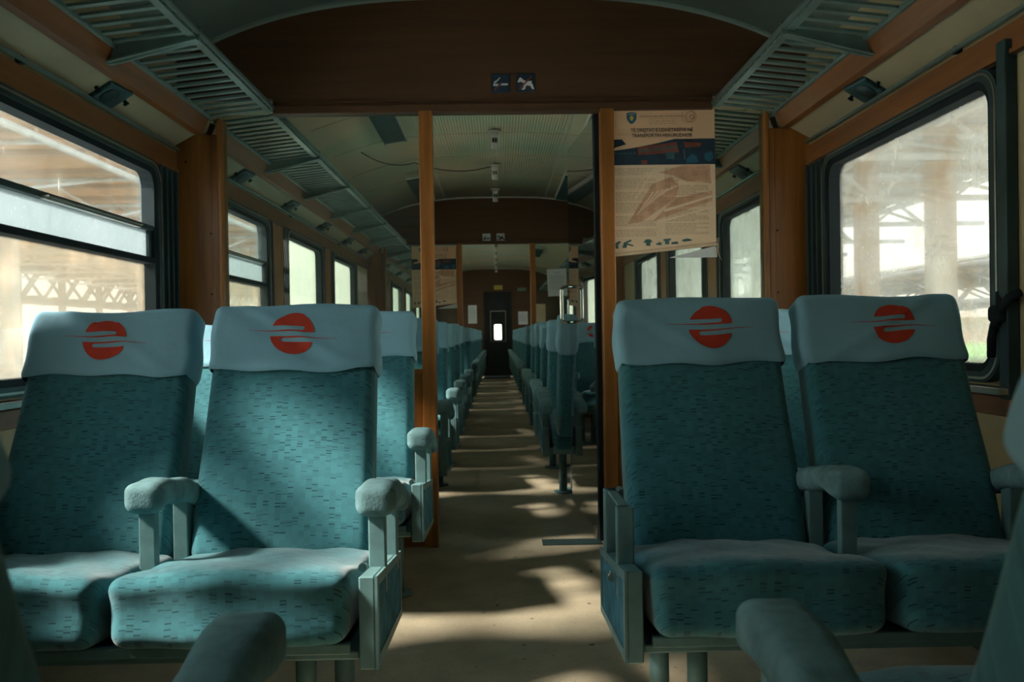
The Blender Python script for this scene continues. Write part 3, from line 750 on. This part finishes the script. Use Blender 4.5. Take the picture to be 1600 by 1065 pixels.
for sx, nm in ((-1, 'left'), (1, 'right')):
    for i, yy in enumerate(lampY[sx]):
        r_ = empty('reading_lamp', (sx * 1.362, yy, 1.826)); r_.rotation_euler = (0, (SL if sx > 0 else -SL), R(8) * sx)
        where = ('behind the camera' if i == 0 else 'nearest the camera' if i == 1 else '%s beyond the first partition' % ORD[i - 2] if i < 7 else '%s beyond the second partition' % ORD[i - 7])
        tag(r_, 'small oval reading lamp on the %s cove, %s' % (nm, where), 'lamp', 'reading lamps on the coves')
        part('lh', 'lamp_housing', r_); part('lens', 'lamp_lens', r_)
        part('knob', 'lamp_knob', r_, (.0, -.088, .004)); part('knob', 'lamp_knob', r_, (.0, .088, .004))

# ------------------------------------------------------------------ ceiling fittings
def box_lamp(x, y0, y1, label):
    z = arch(x) ; tilt = math.atan2(arch(abs(x) + .05) - arch(abs(x) - .05), .1) * (1 if x > 0 else -1)
    r_ = empty('ceiling_light', (x, y0, z)); r_.rotation_euler = (0, -tilt, 0); tag(r_, label, 'light', 'long ceiling lights')
    mb = MB(); mb.box((-.085, 0, -.055), (.085, y1 - y0, -.004), .006); mb.done('light_housing', M['lampw'], r_)
    mb = MB(); L_ = y1 - y0 - .12; n = int(L_ / .035)
    for k in range(n): mb.box((-.078, .06 + k * .035, -.066), (.078, .06 + k * .035 + .022, -.052))
    mb.box((-.08, .05, -.068), (-.074, y1 - y0 - .05, -.05)); mb.box((.074, .05, -.068), (.08, y1 - y0 - .05, -.05)); mb.box((-.078, .05, -.0575), (.078, y1 - y0 - .05, -.0545))
    mb.done('light_grille', M['lampbox'], r_)
for sx, nm in ((-1, 'left'), (1, 'right')):
    box_lamp(sx * .73, 5.15, 6.65, 'long dark-grilled ceiling light %s of centre, just beyond the first partition' % nm)
    box_lamp(sx * .73, 8.1, 9.6, 'long dark-grilled ceiling light %s of centre, before the second partition' % nm)
    box_lamp(sx * .73, 11.4, 12.9, 'long ceiling light %s of centre, beyond the second partition' % nm)
    box_lamp(sx * .73, 15.0, 16.5, 'distant long ceiling light %s of centre, before the end door' % nm)
mb = MB(); mb.tube([(0, 0, 0), (0, 0, -.012)], .048, 20); ME['vb'] = mesh_from('fitting_base', mb, M['lampw'], False)
mb = MB(); mb.tube([(0, 0, -.012), (0, 0, -.05)], .030, 18); mb.tube([(0, 0, -.048), (0, 0, -.130)], .026, 18, .028); ME['vt'] = mesh_from('fitting_tube', mb, M['lampw'], False)
mb = MB()
for s in (-1, 1): mb.box((s * .010 - .006, -.029, -.088), (s * .010 + .006, -.024, -.058))
ME['vs'] = mesh_from('fitting_slot', mb, M['dark'])
fy = [6.62, 7.95, 9.25, 10.6, 11.9, 13.2, 14.5, 15.8, 17.1, 18.4, 19.7]
for i, yy in enumerate(fy):
    r_ = empty('ceiling_vent', (.003, yy, 2.449)); part('vb', 'fitting_base', r_); part('vt', 'fitting_tube', r_); part('vs', 'fitting_slot', r_)
    tag(r_, 'white tubular ceiling vent on the centre line, %s' % ('%s beyond the first partition' % ORD[i] if i < 3 else '%s beyond the second partition' % ORD[i - 3]), 'vent', 'tubular vents along the ceiling')
# ceiling grilles near camera (dark perforated strips)
for sx, nm in ((-1, 'left'), (1, 'right')):
    r_ = empty('air_grille', (sx * .36, 2.9, arch(.36))); tag(r_, 'flat slotted air grille in the near ceiling, %s of centre' % nm, 'grille', 'air grilles in the near ceiling')
    mb = MB()
    for k in range(14): mb.box((-.17 + k * .025, -.55, -.006), (-.17 + k * .025 + .014, .80, .004))
    mb.done('grille_bars', M['rackm'], r_); mb = MB(); mb.box((-.185, -.56, -.003), (.185, .81, .004)); mb.done('grille_plate', M['ceil1'], r_)
# loose cable
mb = MB(); pts = []
def sag(a, b, s, n=14):
    a, b = Vector(a), Vector(b); return [a.lerp(b, t / n) + Vector((0, 0, -s * 4 * (t / n) * (1 - t / n))) for t in range(n + 1)]
pts = sag((-.975, 6.6, 2.30), (-.66, 7.4, 2.375), .05) + sag((-.66, 7.4, 2.375), (-.03, 7.93, 2.435), .055)[1:]
mb.tube(pts, .004, 6); tag(mb.done('loose_cable', M['dark'], None, True), 'thin black cable sagging under the ceiling behind the first partition', 'cable')

# ------------------------------------------------------------------ signs
def sign(x, Y, z, kind, size, dark, label):
    r_ = empty('pictogram_sign', (x, Y, z)); tag(r_, label, 'sign')
    h = size / 2; bgm, fg = (M['navy'], M['paper']) if dark else (M['paper'], M['navy'])
    mb = MB(); mb.box((-h, -.003, -h), (h, 0, h), .002); mb.done('sign_plate', bgm, r_)
    u = h
    mb = MB(); Yf = -.0036
    def pl(p, mb=mb): mb.prism([(a * u, -.0045, b * u) for a, b in p], (0, .0015, 0))
    if kind == 'smoke':
        pl([(-.78, -.30), (-.25, -.30), (-.25, -.05), (-.55, -.05), (-.78, -.02)]); pl([(-.1, -.22), (.75, -.22), (.75, -.02), (-.1, -.02)])
        pl([(-.72, .0), (-.52, .02), (-.2, .35), (.0, .6), (-.12, .62), (-.35, .38), (-.7, .18)])
        mb.done('cigarette_pictogram', fg, r_)
        mb2 = MB(); mb2.prism([(a * u, -.005, b * u) for a, b in ((.75, -.22), (.88, -.2), (.9, .05), (.75, 0))], (0, .0015, 0)); mb2.done('ember_mark', M['redi'], r_)
        mb3 = MB(); mb3.prism([(a * u, -.006, b * u) for a, b in ((-.75, -.68), (-.62, -.78), (.2, .0), (.1, .1))], (0, .001, 0)); mb3.done('slash', M['redi'] if dark else M['navy'], r_)
    else:
        pl([(-.86, .12), (-.78, .0), (-.55, .1), (-.3, .0), (-.15, -.12), (-.28, -.6), (-.45, -.72), (-.3, -.78), (-.05, -.7), (.02, -.4), (.1, -.3), (.5, -.35), (.68, -.7), (.92, -.7), (.75, -.2), (.6, .02), (.72, .2), (.55, .14), (.1, .15), (-.2, .25), (-.45, .5), (-.6, .55)])
        mb.done('dog_pictogram', fg, r_)
        mb3 = MB(); mb3.prism([(a * u, -.006, b * u) for a, b in ((-.72, -.62), (-.6, -.74), (.75, .62), (.64, .74))], (0, .001, 0)); mb3.done('slash', M['redi'] if dark else M['navy'], r_)
sign(.033, YA - .002, 2.075, 'smoke', .084, True, 'dark square no smoking sign, left of the two on the near header')
sign(.145, YA - .002, 2.077, 'dog', .084, True, 'dark square no dogs sign, right of the two on the near header')
sign(-.10, YB - .002, 2.02, 'smoke', .088, False, 'pale square sign, left of the two on the second header')
sign(.055, YB - .002, 2.02, 'dog', .088, False, 'pale square sign with dark slash, right of the two on the second header')

# ------------------------------------------------------------------ posters
def poster(x0, Y, z1, wd, ht, label, tilt=0):
    r_ = empty('poster', (x0, Y, z1)); r_.rotation_euler = (0, tilt, 0); tag(r_, label, 'poster')
    def sheet(name, pts, mat, y=0, t=.0012):
        mb = MB(); mb.prism([(a * wd, y, -b * ht) for a, b in pts], (0, t, 0)); return mb.done(name, mat, r_)
    top = .205; pb = .385
    sheet('paper_heading', [(0, 0), (1, 0), (1, top), (0, top)], M['papert'])
    sheet('paper_body', [(0, pb), (1, pb), (1, .93), (.5, .965), (0, 1.0)], M['papert2'])
    # photo band: station scene with a red train and coach interior
    sheet('photo_band', [(0, top), (1, top), (1, pb), (0, pb)], M['navy'])
    def flat(name, polys, mat, y=-.0008):
        mb = MB()
        for p in polys: mb.prism([(a * wd, y, -b * ht) for a, b in p], (0, .0008, 0))
        return mb.done(name, mat, r_)
    flat('photo_sky', [[(.12, top), (.62, top), (.45, .235), (.27, .26), (.14, .275), (.02, .285), (.06, .262), (.16, .24)]], M['papert'])
    flat('photo_train', [[(.27, .262), (.64, .228), (.66, .30), (.27, .318)], [(.70, .225), (.88, .235), (.86, .262), (.72, .268)], [(.30, .352), (.36, .352), (.355, .382), (.31, .382)]], M['redi'], -.0014)
    rr = random.Random(3); W = []
    for k in range(9): a = .29 + k * .04; t_ = .275 - .003 * k; W.append([(a, t_), (a + .022, t_ - .001), (a + .022, t_ + .024), (a, t_ + .024)])
    for k in range(7): a = .05 + k * .03; W.append([(a, .295), (a + .018, .293), (a + .018, .312), (a, .312)])
    W += [[(.53, .30), (.62, .295), (.61, .345), (.54, .345)], [(.70, .28), (.712, .28), (.722, .35), (.705, .35)], [(.60, .31), (.605, .31), (.605, .36), (.60, .36)]]
    flat('photo_windows', W, M['teali'], -.002)
    flat('photo_seats', [[(.73, .345), (.78, .31), (.83, .33), (.84, .372), (.73, .375)], [(.90, .31), (.97, .295), (.985, .34), (.95, .37), (.90, .35)]], M['bluei'], -.002)
    # coat of arms shield
    sx_, sz = .215, .052
    flat('shield_emblem', [[(sx_ - .048, sz - .030), (sx_, sz - .037), (sx_ + .048, sz - .030), (sx_ + .046, sz + .012), (sx_ + .026, sz + .036), (sx_, sz + .048), (sx_ - .026, sz + .036), (sx_ - .046, sz + .012)]], M['bluei'])
    flat('shield_map', [[(sx_, sz - .016), (sx_ + .022, sz + .002), (sx_ + .006, sz + .026), (sx_ - .010, sz + .020), (sx_ - .020, sz + .002)]], M['gold'], -.0016)
    S = []
    for k in range(6):
        a = sx_ + (k - 2.5) * .0115; b = sz - .020 - .004 * (1 - ((k - 2.5) / 2.5) ** 2); S.append([(a, b - .003), (a + .004, b), (a, b + .003), (a - .004, b)])
    flat('shield_stars', S, M['white'], -.0016)
    # round ringed logo on the right
    mb = MB(); cx, cz_ = .775 * wd, -.052 * ht
    for (ox, oz, rad, th) in ((0, 0, .026, .0018), (0, 0, .019, .0012), (-.012, .004, .030, .0012), (.004, -.002, .010, .003)):
        n = 28
        for k in range(n):
            a, b = 2 * math.pi * k / n, 2 * math.pi * (k + 1) / n
            q = [(cx + ox + (rad) * math.cos(a), cz_ + oz + rad * math.sin(a)), (cx + ox + rad * math.cos(b), cz_ + oz + rad * math.sin(b)), (cx + ox + (rad - th) * math.cos(b), cz_ + oz + (rad - th) * math.sin(b)), (cx + ox + (rad - th) * math.cos(a), cz_ + oz + (rad - th) * math.sin(a))]
            mb.prism([(p, -.0008, s) for p, s in q], (0, .0007, 0))
    mb.done('ring_logo', M['inkb'], r_)
    text_mesh('heading_text', 'TË DREJTAT E UDHËTARËVE NË', .0235 * wd / .485, M['ink'], r_, (.50 * wd, -.0012, -.155 * ht), (R(90), 0, 0), xscale=.86)
    text_mesh('heading_text', 'TRANSPORTIN HEKURUDHOR', .0235 * wd / .485, M['ink'], r_, (.50 * wd, -.0012, -.192 * ht), (R(90), 0, 0), xscale=.86)
    rr = random.Random(11)
    def lines(xa, xb, za, zb, n, mat, name, th=.0016, gaps=()):
        mb = MB()
        for k in range(n):
            if k in gaps: continue
            z = za + (zb - za) * k / (n - 1); a = xa
            end = xb - (xb - xa) * rr.choice((0, 0, .02, .05, .3))
            while a < end - .01:
                l = rr.uniform(.012, .045); b = min(end, a + l); mb.prism([(a * wd, -.0006, -z * ht - th / 2), (b * wd, -.0006, -z * ht - th / 2), (b * wd, -.0006, -z * ht + th / 2), (a * wd, -.0006, -z * ht + th / 2)], (0, .0006, 0)); a = b + .007
        return mb.done(name, mat, r_)
    lines(.29, .73, .045, .05, 2, M['inkb'], 'small_heading_lines', .0014)
    lines(.38, .64, .064, .098, 3, M['inkb'], 'small_heading_lines', .0014)
    # faded train drawing behind the body text
    flat('train_drawing', [[(.16, .80), (.40, .52), (.58, .47), (.66, .53), (.62, .62), (.30, .78)], [(.46, .44), (.70, pb + .004), (.95, pb + .004), (.96, .52), (.72, .50), (.60, .46)], [(.62, .62), (.97, .57), (.97, .64), (.40, .78)]], M['blush'], -.0004)
    st = []
    for k in range(9):
        a = .25 + k * .045; st.append([(a, .735 - k * .028), (a + .012, .73 - k * .028), (a + .17, .575 - k * .008), (a + .155, .572 - k * .008)])
    st += [[(.44, pb), (.455, pb), (.25, .62), (.235, .62)], [(.40, pb), (.408, pb), (.20, .60), (.192, .60)], [(.66, .49), (.80, .52), (.79, .54), (.65, .505)], [(.50, .70), (.97, .60), (.97, .615), (.52, .715)], [(.45, .78), (.97, .68), (.97, .69), (.47, .79)]]
    flat('drawing_highlights', st, M['palei'], -.0008)
    lines(.05, .44, .41, .88, 46, M['inkb'], 'body_text_lines', .0015, (5, 6, 14, 15, 22, 30, 31, 39, 40))
    lines(.52, .94, .41, .87, 46, M['inkb'], 'body_text_lines', .0015, (10, 11, 19, 27, 28, 37))
    # row of dark hand-luggage pictograms at the foot
    Pg = [[(.03, .965), (.04, .93), (.08, .915), (.10, .92), (.07, .94), (.075, .968)], [(.11, .962), (.125, .925), (.19, .905), (.20, .915), (.155, .93), (.22, .945), (.21, .952), (.155, .942), (.15, .962)],
          [(.31, .925), (.335, .905), (.375, .905), (.40, .925), (.375, .925), (.375, .95), (.335, .95), (.335, .93)], [(.43, .935), (.455, .93), (.46, .918), (.468, .93), (.50, .928), (.475, .938), (.485, .948), (.43, .943)],
          [(.50, .905), (.57, .900), (.57, .915), (.555, .915), (.555, .94), (.515, .942), (.515, .918), (.50, .918)], [(.575, .928), (.63, .922), (.645, .938), (.575, .942)], [(.67, .915), (.70, .905), (.735, .902), (.78, .915), (.74, .922), (.69, .925)]]
    for p in Pg: flat('luggage_pictogram', [p], M['teali'], -.0012)
    mb = MB()
    for k in range(4): mb.tube([(1.0 * wd - .004 + .006 * k, -.004, -.90 * ht), (1.0 * wd + .010 - .004 * k, -.006, -.96 * ht - .008 * k), (1.0 * wd + .002 + .007 * k, -.005, -1.0 * ht - .012 * k)], .0009, 5)
    mb.done('frayed_tape', M['palei'], r_)
    # curled lower hem and loose torn flap
    mb = MB(); bm = mb.bm; n = 8; ra = []
    for j in range(n + 1):
        t = j / n; a = t * 2.6; rad = .016
        ra.append([bm.verts.new((u * wd, -rad * (1 - math.cos(a)) * (.3 + .7 * u), -((1.0 - .07 * u) * ht) - rad * math.sin(a) * 1.1)) for u in [i / 10 for i in range(11)]])
    for j in range(n):
        for i in range(10): bm.faces.new((ra[j][i], ra[j][i + 1], ra[j + 1][i + 1], ra[j + 1][i])).smooth = True
    o = mb.done('curled_hem', M['papert2'], r_); mm = o.modifiers.new('thick', 'SOLIDIFY'); mm.thickness = .001
    sheet('torn_flap', [(.55, 1.035), (1.0, .955), (1.01, 1.035), (.80, 1.038)], M['paper'], .004)
    return r_
poster(.518, YA + .006, 1.952, .478, .645, 'passenger rights poster on the glass right of the near right post')
poster(-.93, YB + .006, 1.93, .49, .66, 'distant passenger rights poster on the left of the second partition')
def sheet_paper(x, Y, z, wd, ht, label, mat=None, rot=0, lines=True, name='paper_notice'):
    r_ = empty(name, (x, Y, z)); r_.rotation_euler = (0, rot, 0); tag(r_, label, 'notice')
    mb = MB(); mb.box((-wd / 2, -.0015, -ht / 2), (wd / 2, 0, ht / 2)); mb.done('sheet', mat or M['paper'], r_)
    if lines:
        mb = MB(); rr = random.Random(int(x * 100))
        for k in range(10):
            zz = ht * .25 - k * ht * .055; q = rr.uniform(.22, .40) * wd
            mb.box((-wd * .4, -.0022, zz), (q, -.0016, zz + .0035))
        mb.box((-wd * .15, -.0022, ht * .36), (wd * .15, -.0016, ht * .375)); mb.done('text_lines', M['rackm'], r_)
    return r_
sheet_paper(.672, YB + .012, 1.515, .215, .30, 'white notice taped to the glass of the second partition', rot=R(-2))
sheet_paper(.60, YC - .004, 1.32, .22, .30, 'white notice on the end wall right of the dark door')
sheet_paper(-.56, YC - .004, 1.42, .20, .42, 'tall pale notice on the end wall left of the dark door')
sheet_paper(.04, YC - .004, 2.03, .20, .10, 'small yellow plate above the dark end door', M['gold'], lines=False, name='yellow_plate')
sheet_paper(.58, YC - .004, 1.98, .20, .08, 'small grey plate right above the end door', M['rackm'], lines=False, name='grey_plate')
sheet_paper(.95, YC - .004, 1.36, .34, .55, 'tan poster on the end wall near the right corner', M['papert2'], lines=True, name='wall_poster')

# added curtains over the unseen right windows, keeping light off the right seats
for yc, hw, lab in ((1.36, .66, 'added brown pleated curtain blocking light from the right window beside the foreground seat'), (-1.5, .66, 'added brown pleated curtain blocking light from the rear right window')):
    r_ = empty('curtain', (1.385, yc, 1.77)); tag(r_, lab, 'curtain', 'added light-blocking curtains')
    bm = bmesh.new(); n = 160; pv = None
    for i in range(n + 1):
        yy = -hw + 2 * hw * i / n; xx = .012 * math.sin(i * .62) + .004 * math.sin(i * 1.9)
        cur = (bm.verts.new((xx - .01, yy, 0)), bm.verts.new((xx * 1.2 - .01, yy, -.98)))
        if pv: bm.faces.new((pv[0], cur[0], cur[1], pv[1])).smooth = True
        pv = cur
    me = bpy.data.meshes.new('added_curtain_cloth'); bm.to_mesh(me); bm.free(); me.materials.append(M['brownc'])
    o = link('added_curtain_cloth', me, None, r_); q = o.modifiers.new('thick', 'SOLIDIFY'); q.thickness = .003
# curtain strap knotted on the right wall
r_ = empty('curtain_strap', (1.395, 2.44, .955)); tag(r_, 'black knotted curtain strap hanging beside the right window', 'strap')
mb = MB(); mb.tube([(.01, .04, .10), (-.012, .0, .06), (-.02, -.01, .03), (-.018, .02, .0), (-.012, .045, -.04), (-.01, .05, -.09)], .012, 8); mb.tube([(.0, -.075, .085), (-.014, -.05, .075), (-.022, -.01, .035), (-.016, .01, .0)], .012, 8); mb.done('strap_band', M['dark'], r_, True)
me = rbox_mesh('strap_knot', (.018, .026, .024), .014, (2, 2, 2), 3); me.materials.append(M['dark']); o = link('strap_knot', me, None, r_); o.location = (-.02, 0, .03)
r_ = empty('wall_socket', (-1.40, 2.72, .722)); tag(r_, 'small metal latch plate on the wood strip under the left window', 'latch')
mb = MB(); mb.box((0, -.025, -.018), (.006, .025, .018), .002); mb.tube([(.006, 0, 0), (.012, 0, 0)], .008, 10); mb.done('plate', M['alu'], r_)
# ashtray in the right wall by the foreground
r_ = empty('ashtray', (1.42, 2.08, .60)); tag(r_, 'small dark ashtray box on the right wall below the window', 'ashtray')
mb = MB(); mb.box((-.035, -.05, -.035), (0, .05, .035), .006); mb.done('ashtray_box', M['darkmetal'], r_)
mb = MB()
for k in range(4): mb.box((-.039, -.04, -.02 + k * .011), (-.034, .04, -.015 + k * .011))
mb.done('ashtray_ribs', M['alu'], r_)

# ------------------------------------------------------------------ outside the windows
GZ = -1.15
mb = MB(); mb.box((-120, -40, GZ - .1), (120, 200, GZ)); tag(mb.done('ground', M['ballast']), kind='structure')
mb = MB(); mb.box((-14, -20, GZ), (-3.0, 90, -.75)); tag(mb.done('platform', M['concrete']), 'concrete platform outside the left windows', 'platform')
mb = MB(); mb.box((5.2, -20, GZ), (12, 90, -.75)); tag(mb.done('platform', M['concrete']), 'concrete platform outside the right windows', 'platform')
mb = MB(); mb.box((28, 5, GZ), (80, 160, GZ + .12)); tag(mb.done('grass_verge', M['grass']), 'green grass strip beyond the tracks on the right', 'grass', kind='stuff')
b_ = empty('station_building', (60, 110, GZ + .12)); tag(b_, 'low pink building far beyond the tracks on the right', 'building')
mb = MB(); mb.box((-25, 0, 0), (25, 8, 3.2)); mb.done('building_wall', M['pink'], b_)
mb = MB(); mb.prism([(-25.5, -.5, 3.2), (-25.5, 8.5, 3.2), (-25.5, 4, 4.8)], (51, 0, 0)); mb.done('building_roof', M['brownc'], b_)

def canopy(x0, x1, y0, y1, z, roofmat, steel, label, colx, bay=4.2, drop=.75, bracing=True, pitch=.30, light=.045, GF=-.75, coly=None):
    root = empty('platform_canopy', ((x0 + x1) / 2, y0, GZ)); cx0 = (x0 + x1) / 2; tag(root, label, 'canopy')
    def L(o): o.matrix_parent_inverse = Matrix.Translation((-cx0, -y0, -GZ)); return o
    mb = MB(); bm = mb.bm; n = int((y1 - y0) / (pitch / 4)); prev = None
    for i in range(n + 1):
        yy = y0 + (y1 - y0) * i / n + (0, .05, 0, -.05)[i % 4]; dz = (0, 0, .09, .09)[i % 4]
        cur = (bm.verts.new((x0, yy, z + dz)), bm.verts.new((x1, yy, z + dz)))
        if prev: bm.faces.new((prev[0], prev[1], cur[1], cur[0]))
        prev = cur
    o = L(mb.done('roof_sheet', roofmat, root)); sm = o.modifiers.new('thick', 'SOLIDIFY'); sm.thickness = .02
    mb = MB()
    for x in (x0 + .15, (x0 + x1) / 2, x1 - .15): mb.tube([(x, y0, z - .14), (x, y1, z - .14)], light * 1.4, 8)
    L(mb.done('long_beams', steel, root))
    mb = MB(); yy = y0 + .6
    while yy < y1: mb.box((x0 + .1, yy, z - .10), (x1 - .1, yy + .10, z - .005)); yy += 1.7
    L(mb.done('purlins', M['brownc'], root))
    k = 0; yy = y0 + 1.0
    while yy < y1:
        mb = MB(); zb = z - .16; zl = zb - drop
        mb.tube([(x0 + .15, yy, zb), (x1 - .15, yy, zb)], light, 6); mb.tube([(x0 + .6, yy, zl), (x1 - .6, yy, zl)], light, 6)
        nn = max(2, int((x1 - x0) / 1.3)); xs = [x0 + .6 + (x1 - x0 - 1.2) * i / nn for i in range(nn + 1)]
        for i in range(nn):
            a, b = (zb, zl) if i % 2 else (zl, zb)
            mb.tube([(xs[i], yy, a), (xs[i + 1], yy, b)], light * .7, 6)
        if bracing:
            for i in range(0, nn + 1, 2): mb.tube([(xs[i], yy, zl), (xs[i], min(y1, yy + bay), zb)], light * .7, 6)
            mb.tube([(xs[0], yy, zl), (xs[0], min(y1, yy + bay), zl)], light * .7, 6)
        L(mb.done('truss', steel, root))
        k += 1; yy += bay
    yy = y0 + 1.0; i = 0; CY = list(coly or [])
    while yy < y1 and not coly: CY.append(yy); yy += bay * 2
    for yy in CY:
        for x in colx:
            mb = MB(); mb.box((x - .16, yy - .16, GF), (x + .16, yy + .16, z - .15 - drop * 0), .02); mb.box((x - .25, yy - .25, GF), (x + .25, yy + .25, GF + .4), .02)
            L(mb.done('column', M['brownc'] if x > 0 else steel, root))
    return root
canopy(-18, -6.9, 3, 70, 4.25, M['tanroof'], M['steelw'], 'tan corrugated station canopy with white trusses outside the left windows', (-9.5,), bay=3.4)
canopy(-28, -23, 3, 90, 5.3, M['greyroof'], M['steeld'], 'distant grey canopy behind the tan one on the left', (-25,), bay=2.4, drop=1.9, light=.13, GF=GZ)
canopy(2.7, 9.5, -20, 60, 3.9, M['greyroof'], M['steelw'], 'near grey station canopy with pale trusses outside the right windows', (6.2,), bay=3.2, drop=.9, coly=(-12, -4, 4.2, 12.4, 14.9, 21, 29, 37, 45, 53))  # brought nearer and further back to add shade; close-set columns imitate window reflections
canopy(17, 27, 8, 110, 3.4, M['greyroof'], M['steeld'], 'distant canopy with dark lattice trusses on the right', (19, 25), bay=5, drop=1.3, light=.08, GF=GZ)
